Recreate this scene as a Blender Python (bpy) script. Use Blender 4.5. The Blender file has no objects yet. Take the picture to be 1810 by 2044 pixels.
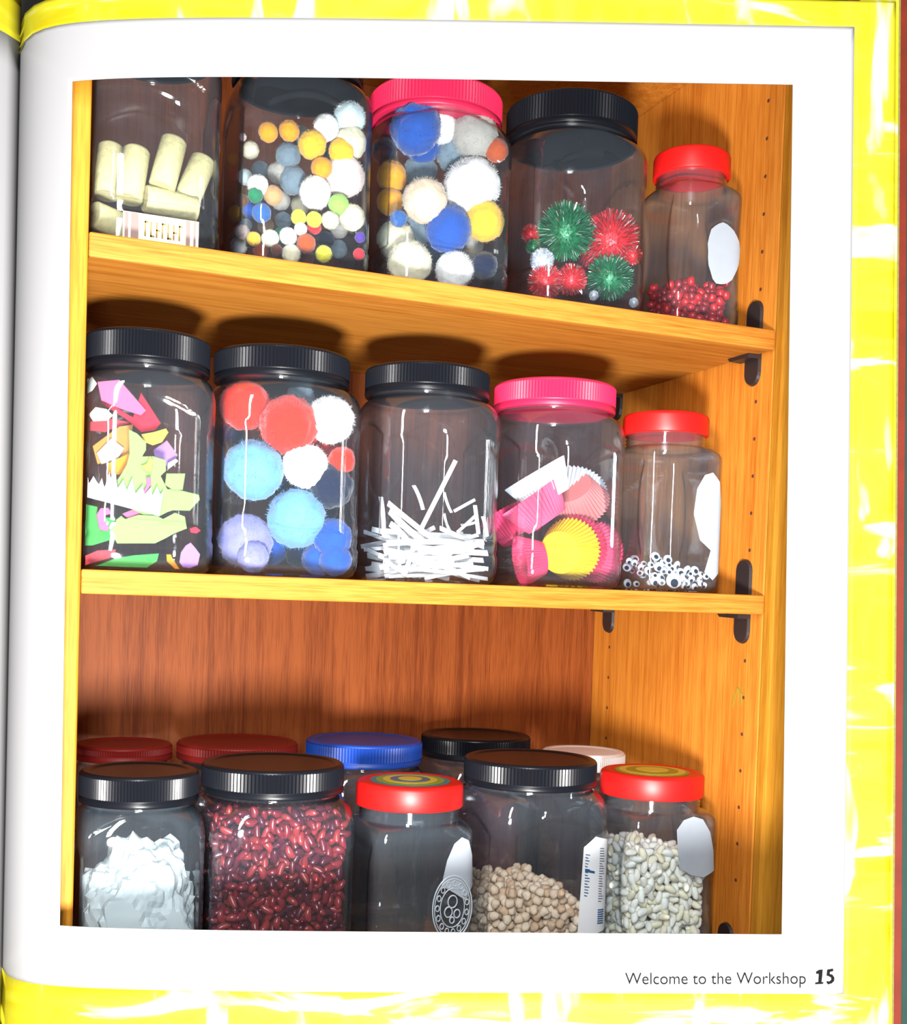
import bpy, bmesh, math, random
from mathutils import Vector, Matrix, noise

# ---------------------------------------------------------------- camera, world, lights, exposure
SC = bpy.context.scene
COL = SC.collection
YAW, PITCH, ROLL, FPX = 0.386797, -0.032996, 0.033392, 2315.7
CAM = Vector((-0.0846, -1.0002, 0.4040))
FW = Vector((math.sin(YAW)*math.cos(PITCH), math.cos(YAW)*math.cos(PITCH), math.sin(PITCH)))
_r = Vector((math.cos(YAW), -math.sin(YAW), 0)); _u = _r.cross(FW)
RT = math.cos(ROLL)*_r + math.sin(ROLL)*_u
UP = -math.sin(ROLL)*_r + math.cos(ROLL)*_u
def frame_matrix(loc):
    m = Matrix((RT, UP, -FW)).transposed().to_4x4(); m.translation = loc; return m
cd = bpy.data.cameras.new('camera'); cam = bpy.data.objects.new('camera', cd); COL.objects.link(cam)
cam.matrix_world = frame_matrix(CAM)
cd.sensor_fit = 'HORIZONTAL'; cd.sensor_width = 36; cd.lens = 36*FPX/1810
cd.shift_x = 25/1810; cd.shift_y = 248/1810; cd.clip_start = .01; cd.clip_end = 50
SC.camera = cam

wd = bpy.data.worlds.new('world'); SC.world = wd; wd.use_nodes = True
wd.node_tree.nodes['Background'].inputs[0].default_value = (.62, .80, 1, 1)
wd.node_tree.nodes['Background'].inputs[1].default_value = .12
vs = SC.view_settings
vs.view_transform = 'Standard'; vs.look = 'None'; vs.exposure = 0; vs.gamma = 1; vs.use_curve_mapping = False
SC.cycles.transparent_max_bounces = 32
SC.cycles.max_bounces = 8

def area_light(name, loc, target, size, power, color=(1, 1, 1), sy=None):
    l = bpy.data.lights.new(name, 'AREA'); l.energy = power; l.color = color
    l.shape = 'RECTANGLE' if sy else 'DISK'; l.size = size
    if sy: l.size_y = sy
    o = bpy.data.objects.new(name, l); COL.objects.link(o); o.location = loc
    o.rotation_euler = (Vector(target)-Vector(loc)).to_track_quat('-Z', 'Y').to_euler(); return o
# the photographer's low flash, and a tall narrow room window behind the photographer
area_light('flash_low', CAM+.03*RT-.31*UP+.04*FW, (.34, .05, .45), .18, 56, (1, .97, .93))
area_light('tall_window', CAM-.03*RT+.36*UP-.06*FW, (.45, .05, .42), .12, 30, (1, .985, .96), 0.9)

# ---------------------------------------------------------------- helpers
random.seed(7)
def lin(c): c /= 255; return c/12.92 if c <= .04045 else ((c+.055)/1.055)**2.4
def rgb(r, g, b, k=1.0): return (lin(r)*k, lin(g)*k, lin(b)*k, 1)
MATS = {}
def nodes(name):
    m = bpy.data.materials.new(name); m.use_nodes = True; MATS[name] = m
    nt = m.node_tree; return m, nt, nt.nodes['Principled BSDF']
def plain(name, col, rough=.6, spec=.4, noise_amt=0, noise_scale=60, sheen=0, bump=0, metal=0, trans=0):
    if name in MATS: return MATS[name]
    m, nt, b = nodes(name)
    b.inputs['Roughness'].default_value = rough; b.inputs['Specular IOR Level'].default_value = spec
    b.inputs['Metallic'].default_value = metal
    if sheen: b.inputs['Sheen Weight'].default_value = sheen
    if trans:
        b.inputs['Subsurface Weight'].default_value = trans; b.inputs['Subsurface Radius'].default_value = (.01, .01, .01); b.inputs['Subsurface Scale'].default_value = .5
    b.inputs['Base Color'].default_value = col
    tc = nt.nodes.new('ShaderNodeTexCoord')
    if noise_amt or bump:
        n = nt.nodes.new('ShaderNodeTexNoise'); n.inputs['Scale'].default_value = noise_scale; n.inputs['Detail'].default_value = 5
        nt.links.new(tc.outputs['Object'], n.inputs['Vector'])
    if noise_amt:
        mx = nt.nodes.new('ShaderNodeMixRGB'); mx.blend_type = 'MIX'
        mx.inputs[1].default_value = col; mx.inputs[2].default_value = tuple(min(1, c*(1-noise_amt)) for c in col[:3])+(1,)
        nt.links.new(n.outputs['Fac'], mx.inputs[0]); nt.links.new(mx.outputs[0], b.inputs['Base Color'])
    if bump:
        bp = nt.nodes.new('ShaderNodeBump'); bp.inputs['Strength'].default_value = bump; bp.inputs['Distance'].default_value = .002
        nt.links.new(n.outputs['Fac'], bp.inputs['Height']); nt.links.new(bp.outputs[0], b.inputs['Normal'])
    return m
def wood(name, light, dark, grain, scale=1.0, rough=.5):
    """oak veneer; grain: the axis (0, 1, 2) the fibres run along"""
    m, nt, b = nodes(name)
    tc = nt.nodes.new('ShaderNodeTexCoord'); mp = nt.nodes.new('ShaderNodeMapping')
    s = [95*scale]*3; s[grain] = 2.6*scale; mp.inputs['Scale'].default_value = s
    nt.links.new(tc.outputs['Object'], mp.inputs['Vector'])
    n1 = nt.nodes.new('ShaderNodeTexNoise'); n1.inputs['Scale'].default_value = 1; n1.inputs['Detail'].default_value = 7; n1.inputs['Roughness'].default_value = .65; n1.inputs['Distortion'].default_value = .6
    mp2 = nt.nodes.new('ShaderNodeMapping'); s2 = [600*scale]*3; s2[grain] = 24*scale; mp2.inputs['Scale'].default_value = s2
    nt.links.new(tc.outputs['Object'], mp2.inputs['Vector'])
    n2 = nt.nodes.new('ShaderNodeTexNoise'); n2.inputs['Scale'].default_value = 1; n2.inputs['Detail'].default_value = 3
    mp3 = nt.nodes.new('ShaderNodeMapping'); s3 = [14*scale]*3; s3[grain] = 1.2*scale; mp3.inputs['Scale'].default_value = s3
    nt.links.new(tc.outputs['Object'], mp3.inputs['Vector'])
    n3 = nt.nodes.new('ShaderNodeTexNoise'); n3.inputs['Scale'].default_value = 1; n3.inputs['Detail'].default_value = 2
    nt.links.new(mp.outputs[0], n1.inputs['Vector']); nt.links.new(mp2.outputs[0], n2.inputs['Vector']); nt.links.new(mp3.outputs[0], n3.inputs['Vector'])
    a = nt.nodes.new('ShaderNodeMath'); a.operation = 'MULTIPLY_ADD'; a.inputs[1].default_value = .55; nt.links.new(n1.outputs['Fac'], a.inputs[0])
    a2 = nt.nodes.new('ShaderNodeMath'); a2.operation = 'MULTIPLY_ADD'; a2.inputs[1].default_value = .42; a2.inputs[2].default_value = 0; nt.links.new(n2.outputs['Fac'], a2.inputs[0])
    a3 = nt.nodes.new('ShaderNodeMath'); a3.operation = 'MULTIPLY_ADD'; a3.inputs[1].default_value = .25; nt.links.new(n3.outputs['Fac'], a3.inputs[0]); nt.links.new(a2.outputs[0], a3.inputs[2])
    nt.links.new(a3.outputs[0], a.inputs[2])
    r = nt.nodes.new('ShaderNodeValToRGB'); r.color_ramp.elements[0].position = .47; r.color_ramp.elements[0].color = dark
    r.color_ramp.elements[1].position = .68; r.color_ramp.elements[1].color = light
    nt.links.new(a.outputs[0], r.inputs[0]); nt.links.new(r.outputs[0], b.inputs['Base Color'])
    b.inputs['Roughness'].default_value = rough; b.inputs['Specular IOR Level'].default_value = .10
    bp = nt.nodes.new('ShaderNodeBump'); bp.inputs['Strength'].default_value = .10; bp.inputs['Distance'].default_value = .001
    nt.links.new(n2.outputs['Fac'], bp.inputs['Height']); nt.links.new(bp.outputs[0], b.inputs['Normal'])
    return m
def pet(name, tint=(.955, .972, .985), haze=.012, hcol=(.55, .68, .80), ior=1.55):
    """thin clear plastic wall: tinted see-through, glossy by Fresnel, a little diffuse haze for room reflections"""
    m = bpy.data.materials.new(name); m.use_nodes = True; MATS[name] = m; nt = m.node_tree; nt.nodes.clear()
    out = nt.nodes.new('ShaderNodeOutputMaterial')
    tr = nt.nodes.new('ShaderNodeBsdfTransparent')
    lw = nt.nodes.new('ShaderNodeLayerWeight'); lw.inputs['Blend'].default_value = .35
    cr = nt.nodes.new('ShaderNodeValToRGB'); cr.color_ramp.elements[0].position = .28; cr.color_ramp.elements[0].color = tint+(1,)
    cr.color_ramp.elements[1].position = 1; cr.color_ramp.elements[1].color = (tint[0]*.22, tint[1]*.30, tint[2]*.38, 1)
    nt.links.new(lw.outputs['Facing'], cr.inputs[0]); nt.links.new(cr.outputs[0], tr.inputs['Color'])
    df = nt.nodes.new('ShaderNodeBsdfDiffuse'); df.inputs['Color'].default_value = hcol+(1,)  # pale blue-grey veil painted in for reflections of the room
    m1 = nt.nodes.new('ShaderNodeMixShader'); m1.inputs[0].default_value = haze
    nt.links.new(tr.outputs[0], m1.inputs[1]); nt.links.new(df.outputs[0], m1.inputs[2])
    gl = nt.nodes.new('ShaderNodeBsdfGlossy'); gl.inputs['Roughness'].default_value = .045; gl.inputs['Color'].default_value = (1, 1, 1, 1)
    fl = nt.nodes.new('ShaderNodeLayerWeight'); fl.inputs['Blend'].default_value = .5      # Schlick, same from both sides of the thin wall
    pw = nt.nodes.new('ShaderNodeMath'); pw.operation = 'POWER'; pw.inputs[1].default_value = 5; nt.links.new(fl.outputs['Facing'], pw.inputs[0])
    fr = nt.nodes.new('ShaderNodeMath'); fr.operation = 'MULTIPLY_ADD'; fr.inputs[1].default_value = .94; fr.inputs[2].default_value = .06; nt.links.new(pw.outputs[0], fr.inputs[0])
    tc = nt.nodes.new('ShaderNodeTexCoord'); nz = nt.nodes.new('ShaderNodeTexNoise'); nz.inputs['Scale'].default_value = 35; nz.inputs['Detail'].default_value = 2
    bp = nt.nodes.new('ShaderNodeBump'); bp.inputs['Strength'].default_value = .035; bp.inputs['Distance'].default_value = .002
    nt.links.new(tc.outputs['Object'], nz.inputs['Vector']); nt.links.new(nz.outputs['Fac'], bp.inputs['Height'])
    nt.links.new(bp.outputs[0], gl.inputs['Normal'])
    m2 = nt.nodes.new('ShaderNodeMixShader'); nt.links.new(fr.outputs[0], m2.inputs[0])
    nt.links.new(m1.outputs[0], m2.inputs[1]); nt.links.new(gl.outputs[0], m2.inputs[2])
    nt.links.new(m2.outputs[0], out.inputs[0]); return m

def empty(name, loc):
    o = bpy.data.objects.new(name, None); COL.objects.link(o); o.location = loc; o.empty_display_size = .02; return o
def tag(o, label=None, cat=None, group=None, kind=None):
    if label: o['label'] = label
    if cat: o['category'] = cat
    if group: o['group'] = group
    if kind: o['kind'] = kind
    return o
def mesh(name, verts, faces, mat=None, smooth=False):
    me = bpy.data.meshes.new(name); me.from_pydata([tuple(v) for v in verts], [], faces); me.validate(); me.update()
    if mat: me.materials.append(mat)
    if smooth: me.shade_smooth()
    return me
def obj(name, me, parent=None, loc=None):
    o = bpy.data.objects.new(name, me); COL.objects.link(o)
    if parent is not None: o.parent = parent
    if loc is not None: o.location = loc
    return o
def bm_mesh(name, bm, mat=None, smooth=False):
    bmesh.ops.recalc_face_normals(bm, faces=bm.faces)
    me = bpy.data.meshes.new(name); bm.to_mesh(me); bm.free()
    if mat: me.materials.append(mat)
    if smooth: me.shade_smooth()
    return me
def box(name, lo, hi, mat, parent=None, bevel=.0012, seg=2):
    bm = bmesh.new(); bmesh.ops.create_cube(bm, size=1)
    for v in bm.verts: v.co = Vector([lo[i]+(v.co[i]+.5)*(hi[i]-lo[i]) for i in range(3)])
    if bevel: bmesh.ops.bevel(bm, geom=bm.edges[:], offset=bevel, segments=seg, affect='EDGES', profile=.5)
    return obj(name, bm_mesh(name, bm, mat), parent)
def lathe(prof, n, rib=None):
    """prof: (z, r[, ribbed]) rows, closed at both ends"""
    vs_, fs = [], []
    for row in prof:
        z, r = row[0], row[1]; rb = rib if len(row) > 2 and row[2] else 0
        for i in range(n):
            a = 2*math.pi*i/n; rr = r-(rb if i % 2 else 0)
            vs_.append((rr*math.cos(a), rr*math.sin(a), z))
    for k in range(len(prof)-1):
        for i in range(n):
            j = (i+1) % n; fs.append((k*n+i, k*n+j, (k+1)*n+j, (k+1)*n+i))
    fs.append(tuple(reversed(range(n)))); fs.append(tuple(range((len(prof)-1)*n, len(prof)*n)))
    return vs_, fs
def prism(name, poly, y, th, mat, tilt=(0, 0), parent=None):
    """outline in x, z with its front at depth y and thickness th; tilt = slope dy/dx, dy/dz"""
    cx = sum(p[0] for p in poly)/len(poly); cz = sum(p[1] for p in poly)/len(poly); n = len(poly)
    f = lambda p: y+(p[0]-cx)*tilt[0]+(p[1]-cz)*tilt[1]
    bm = bmesh.new()
    a = [bm.verts.new((p[0]-cx, f(p)-y, p[1]-cz)) for p in poly]; b = [bm.verts.new((p[0]-cx, f(p)+th-y, p[1]-cz)) for p in poly]
    bm.faces.new(a); bm.faces.new(list(reversed(b)))
    for i in range(n): j = (i+1) % n; bm.faces.new((a[j], a[i], b[i], b[j]))
    edges = [e for e in bm.edges if (e.verts[0] in a) == (e.verts[1] in a)]
    bmesh.ops.bevel(bm, geom=edges, offset=th*.18, segments=1, affect='EDGES', clamp_overlap=True)
    o = obj(name, bm_mesh(name, bm, mat), parent, (cx, y, cz)); return o

# ---------------------------------------------------------------- setting: floor and cabinet
W, D = .688, .359
SHELF = [.694, .418, .022]
TH = .0204
m_floor = plain('floor_vinyl', rgb(120, 112, 104, .6), .5, .3, .3, 8)
fl = box('floor', (-2.2, -.45, -.02), (2.6, .66, 0), m_floor, bevel=0); tag(fl, 'grey floor under the cabinet and the book', kind='structure')

wl = box('wall_back', (-2.2, .62, 0), (2.6, .66, 2.4), plain('wall_paint', rgb(150, 146, 140, .5), .8, .2, .1, 5), bevel=0); tag(wl, 'plain grey wall behind the cabinet', kind='structure')
OAK_L, OAK_D = (.50, .180, .024, 1), (.34, .092, .009, 1)
w_side = wood('oak_side_panel', OAK_L, OAK_D, 2)
w_stile = wood('oak_stile', (.40, .175, .016, 1), (.28, .098, .007, 1), 2)
w_shelf = wood('oak_shelf', (.42, .166, .026, 1), (.27, .076, .007, 1), 0)
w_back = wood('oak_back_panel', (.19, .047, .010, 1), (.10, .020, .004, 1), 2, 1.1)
m_black = plain('black_clip', rgb(38, 30, 30), .45, .5, .3, 80)
m_hole = plain('peg_hole_dark', rgb(70, 36, 18), .8)

cab = empty('wooden_cabinet', (W/2, 0, 0))
tag(cab, 'orange oak cabinet with open front, peg holes and shelves full of jars', 'cabinet')
def cpart(name, lo, hi, mat, bevel=.0015):
    o = box(name, lo, hi, mat, None, bevel); o.parent = cab; o.location = (-W/2, 0, 0); return o
cpart('side_panel', (-.030, .004, 0), (-.001, D, 1.04), w_side)
cpart('front_stile', (-.030, -.004, 0), (0, .004, 1.04), w_stile, .002)
rs = cpart('side_panel', (W+.001, .004, 0), (W+.03, D, 1.04), w_side)
cpart('front_stile', (W+.0005, -.012, 0), (W+.055, .004, 1.04), w_stile, .003)
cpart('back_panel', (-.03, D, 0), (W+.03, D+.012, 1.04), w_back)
cpart('top_panel', (-.001, .004, 1.02), (W+.001, D, 1.04), w_side)
# peg holes down the right-hand side panel, front and back columns
hv, hf = lathe([(0, .0022), (.0006, .0018)], 10)
hole_me = mesh('peg_hole', hv, hf, m_hole)
for y in (.0305, .316):
    z = .9413
    while z > .06:
        if not any(abs(z-s) < .042 for s in (.7, .424, .03)):
            h = obj('peg_hole', hole_me, rs); h.location = (W+.0012, y, z); h.rotation_euler = (0, -math.pi/2, 0)
        z -= .0396
# shelf clips: upright pill plate on the wall plus a lug under the shelf
def clip(y, zs, front=True):
    prof = []
    n = 10
    for i in range(n+1): a = math.pi*i/n; prof.append((.0125*math.cos(a), .026+.0125*math.sin(a)))
    for i in range(n+1): a = math.pi+math.pi*i/n; prof.append((.0125*math.cos(a), -.040+.0125*math.sin(a)))
    bm = bmesh.new()
    a = [bm.verts.new((0, p[0], p[1])) for p in prof]; b = [bm.verts.new((-.0035, p[0]*.92, p[1]*.97)) for p in prof]
    bm.faces.new(a); bm.faces.new(b)
    for i in range(len(a)): j = (i+1) % len(a); bm.faces.new((a[i], a[j], b[j], b[i]))
    # lug under the shelf
    lug = [(0, -.0125, -TH-.0006), (0, .028, -TH-.0006), (0, .024, -TH-.004), (0, -.0125, -TH-.005)]
    c = [bm.verts.new(p) for p in lug]; d = [bm.verts.new((-.016, p[1]*.9, p[2])) for p in lug]
    bm.faces.new(c); bm.faces.new(d)
    for i in range(4): j = (i+1) % 4; bm.faces.new((c[i], c[j], d[j], d[i]))
    o = obj('shelf_clip', bm_mesh('shelf_clip', bm, m_black), cab)
    o['label'] = 'black plastic shelf clip'
    o.location = (W/2+.0005, y, zs)
for zs in SHELF[:2]:
    clip(.036, zs); clip(.318, zs)
clip(.042, SHELF[2])
# green pencil mark and pale scratch on the right side
m_pencil = plain('green_pencil', rgb(150, 140, 30, .6), .8)
for (a, b) in (((.050, .2963), (.041, .3180)), ((.041, .3180), (.0300, .3100)), ((.036, .3120), (.033, .2990))):
    v = []
    dy, dz = b[0]-a[0], b[1]-a[1]; L = math.hypot(dy, dz); ny, nz = -dz/L*.0007, dy/L*.0007
    for x in (W+.0012, W+.0004):
        for (y, z) in ((a[0]+ny, a[1]+nz), (a[0]-ny, a[1]-nz), (b[0]-ny, b[1]-nz), (b[0]+ny, b[1]+nz)): v.append((x, y, z))
    o = obj('pencil_mark', mesh('pencil_mark', v, [(0, 1, 2, 3), (7, 6, 5, 4), (0, 4, 5, 1), (1, 5, 6, 2), (2, 6, 7, 3), (3, 7, 4, 0)], m_pencil), rs)
SH_LABEL = ['upper oak shelf carrying corks, pompoms and tinsel balls', 'middle oak shelf carrying foam shapes, paper strips and cupcake cases', 'bottom oak shelf carrying the bean jars']
for i, zs in enumerate(SHELF):
    lo = zs-TH if i < 2 else 0
    o = box('wooden_shelf', (.0006, 0, lo), (W-.0006, D-.001, zs), w_shelf, None, .0016)
    tag(o, SH_LABEL[i], 'shelf', 'cabinet shelves')

# ---------------------------------------------------------------- the open book around the cabinet
PD = .90                                            # distance of the page from the lens
book = empty('open_book', (0, 0, 0)); book.matrix_world = frame_matrix(CAM+PD*FW)
tag(book, 'open picture book, white page with yellow painted border around the cabinet view', 'book')
K = PD/FPX
def gut(py): return -20-py*.0195                       # fold line of the book
def page_pt(px, py, lift=0):
    s = max(px-gut(py), 0)
    dip = .030*math.exp(-s/190)+.035*math.exp(-s/45)
    return ((px-880)*K, (1270-py)*K, -dip+lift)
def patch(quads, nu, nv, fn):
    V, F = [], []
    for q in quads:
        b0 = len(V)
        for j in range(nv+1):
            for i in range(nu+1):
                u, v = i/nu, j/nv
                x = (q[0][0]*(1-u)+q[1][0]*u)*(1-v)+(q[3][0]*(1-u)+q[2][0]*u)*v
                y = (q[0][1]*(1-u)+q[1][1]*u)*(1-v)+(q[3][1]*(1-u)+q[2][1]*u)*v
                V.append(fn(x, y))
        for j in range(nv):
            for i in range(nu):
                a = b0+j*(nu+1)+i; F.append((a, a+nu+1, a+nu+2, a+1))
    return V, F
def ring(o, i): return [(o[0], o[1], i[1], i[0]), (o[1], o[2], i[2], i[1]), (o[2], o[3], i[3], i[2]), (o[3], o[0], i[0], i[3])]
Q_out = [(gut(-34), -34), (1788, 4), (1773, 2250), (gut(2235), 2235)]
Q_wht = [(gut(24), 24), (1705, 54), (1683, 1984), (gut(1978), 1978)]
Q_pic = [(133, 145), (1582, 169), (1560, 1865), (108, 1856)]
m_paper = plain('white_paper', (.215, .215, .221, 1), .8, .08)
# yellow finger-paint border with white streaks
m_yel, nt, b = nodes('yellow_paint')
tc = nt.nodes.new('ShaderNodeTexCoord'); mp = nt.nodes.new('ShaderNodeMapping'); mp.inputs['Scale'].default_value = (5, 26, 1); mp.inputs['Rotation'].default_value = (0, 0, .35)
mp2 = nt.nodes.new('ShaderNodeMapping'); mp2.inputs['Scale'].default_value = (22, 7, 1); mp2.inputs['Rotation'].default_value = (0, 0, .5)
na = nt.nodes.new('ShaderNodeTexNoise'); na.inputs['Scale'].default_value = 1.2; na.inputs['Detail'].default_value = 4; na.inputs['Distortion'].default_value = .8
nb = nt.nodes.new('ShaderNodeTexNoise'); nb.inputs['Scale'].default_value = 1.1; nb.inputs['Detail'].default_value = 3; nb.inputs['Distortion'].default_value = .5
for a_, b_ in ((tc.outputs['Object'], mp.inputs[0]), (tc.outputs['Object'], mp2.inputs[0]), (mp.outputs[0], na.inputs['Vector']), (mp2.outputs[0], nb.inputs['Vector'])): nt.links.new(a_, b_)
mm = nt.nodes.new('ShaderNodeMath'); mm.operation = 'MAXIMUM'; nt.links.new(na.outputs['Fac'], mm.inputs[0]); nt.links.new(nb.outputs['Fac'], mm.inputs[1])
cr = nt.nodes.new('ShaderNodeValToRGB'); e = cr.color_ramp.elements
e[0].position = .43; e[0].color = (.27, .225, .001, 1); e[1].position = .675; e[1].color = (.36, .36, .33, 1)
e2 = cr.color_ramp.elements.new(.58); e2.color = (.31, .29, .012, 1)
nt.links.new(mm.outputs[0], cr.inputs[0]); nt.links.new(cr.outputs[0], b.inputs['Base Color']); b.inputs['Roughness'].default_value = .6; b.inputs['Specular IOR Level'].default_value = .2
def sheet(name, V, F, mat, th=.0007):
    bm = bmesh.new(); bm.from_mesh(mesh(name, V, F)); bmesh.ops.remove_doubles(bm, verts=bm.verts[:], dist=1e-6)
    o = obj(name, bm_mesh(name, bm, mat, True), book)
    md = o.modifiers.new('thickness', 'SOLIDIFY'); md.thickness = th; md.offset = 0; return o
V, F = patch(ring(Q_wht, Q_pic), 60, 14, page_pt)
sheet('page', V, F, m_paper)['label'] = 'white page margin'
V, F = patch(ring(Q_out, Q_wht), 60, 8, page_pt)
sheet('painted_border', V, F, m_yel)['label'] = 'yellow finger-painted page border'
# facing page, only its strip beside the fold
def left_pt(px, py):
    s = max(gut(py)-px, 0); return ((px-880)*K, (1270-py)*K, -.065*math.exp(-s/60))
G = gut
V, F = patch([[(-900, 30), (G(0)-.2, 0), (G(1990)-.2, 1990), (-900, 1990)]], 60, 30, left_pt); sheet('facing_page', V, F, m_paper)['label'] = 'edge of the facing page'
for q_ in ([(-900, -60), (G(-90)-.2, -90), (G(0)-.2, 0), (-900, 30)], [(-900, 1990), (G(1990)-.2, 1990), (G(2235)-.2, 2235), (-900, 2235)]):
    V, F = patch([q_], 60, 6, left_pt); sheet('facing_border', V, F, m_yel)
# leaves and cover boards showing past the page edge, black backing added behind
m_leaf = plain('page_edge', rgb(170, 160, 90, .35), .7, .1, .5, 300); m_red = plain('red_leaf', rgb(150, 46, 18, .35), .5, .3, .5, 50)
m_green = plain('green_cover', rgb(20, 80, 68, .3), .6, .3, .5, 40); m_dark = plain('black_backing', rgb(10, 9, 8), .7, .2)
def strips(name, rects, z, th, mat):
    V, F = [], []
    for (x0, y0, x1, y1, sl) in rects:
        b0 = len(V)
        for zz in (z, z-th):
            for (x, y) in ((x0, y0), (x1, y0), (x1+sl, y1), (x0+sl, y1)): V.append(((x-880)*K, (1270-y)*K, zz))
        F += [tuple(b0+i for i in f) for f in ((3, 2, 1, 0), (4, 5, 6, 7), (0, 1, 5, 4), (1, 2, 6, 5), (2, 3, 7, 6), (3, 0, 4, 7))]
    return obj(name, mesh(name, V, F, mat), book)
strips('leaf', [(1720, -18, 1797, 2235, -16)], -.003, .0006, m_yel)
strips('leaf', [(1720, -16, 1804, 2235, -16)], -.006, .0006, m_leaf)
strips('endpaper', [(1700, -14, 1821, 2235, -15)], -.009, .003, m_red)['label'] = 'red endpaper edge'
strips('cover_board', [(1690, 10, 1900, 2238, -14)], -.016, .004, m_green)['label'] = 'dark green cover edge'
strips('added_backing', [(100, -120, 1960, 40, 0), (1640, 40, 1960, 2240, -12)], -.024, .003, m_dark)  # black boards added so the gaps past the book come out dark
strips('added_backing', [(-330, -160, 66, 40, 0)], -.072, .003, m_dark)
# printed caption
m_ink = plain('black_ink', rgb(24, 24, 24, .5), .9, .05)
def caption(text, px0, px1, base, rise, lift=.0012):
    cu = bpy.data.curves.new('caption', 'FONT'); cu.body = text; cu.size = 1; cu.offset = -.004; cu.resolution_u = 6
    t = bpy.data.objects.new('caption_tmp', cu); COL.objects.link(t)
    dg = bpy.context.evaluated_depsgraph_get(); me = bpy.data.meshes.new_from_object(t.evaluated_get(dg))
    bpy.data.objects.remove(t)
    xs = [v.co.x for v in me.vertices]; x0, x1 = min(xs), max(xs); k = (px1-px0)/(x1-x0)
    for v in me.vertices:
        px = px0+(v.co.x-x0)*k; py = base+rise*(px-px0)/(px1-px0)-v.co.y*k*1.06
        v.co = Vector(page_pt(px, py, lift))
    me.materials.clear(); me.materials.append(m_ink)
    return obj('caption', me, book)
caption('Welcome to the Workshop', 1247, 1607, 1964, -1)['label'] = 'printed words Welcome to the Workshop'
def glyph(polys):
    V, F = [], []
    for p in polys:
        b0 = len(V)
        for (x, y) in p: V.append(page_pt(x, y, .0012))
        F.append(tuple(range(b0, b0+len(p))))
    return obj('page_number', mesh('page_number', V, F, m_ink), book)
gx = lambda pts: [(1200+x/2.967, 1800+y/2.967) for x, y in pts]
o = glyph([gx([(1268, 412), (1285, 402), (1308, 399), (1306, 430), (1301, 474), (1312, 474), (1310, 484), (1262, 486), (1264, 476), (1281, 474), (1284, 425), (1268, 424)]),
           gx([(1334, 400), (1369, 394), (1371, 408), (1351, 413), (1349, 428), (1338, 436), (1330, 436)]),
           gx([(1338, 436), (1349, 426), (1365, 430), (1377, 447), (1376, 466), (1362, 480), (1340, 487), (1330, 478), (1331, 468), (1348, 470), (1358, 460), (1357, 446)])])
o['label'] = 'bold brush numeral 15'

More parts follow.
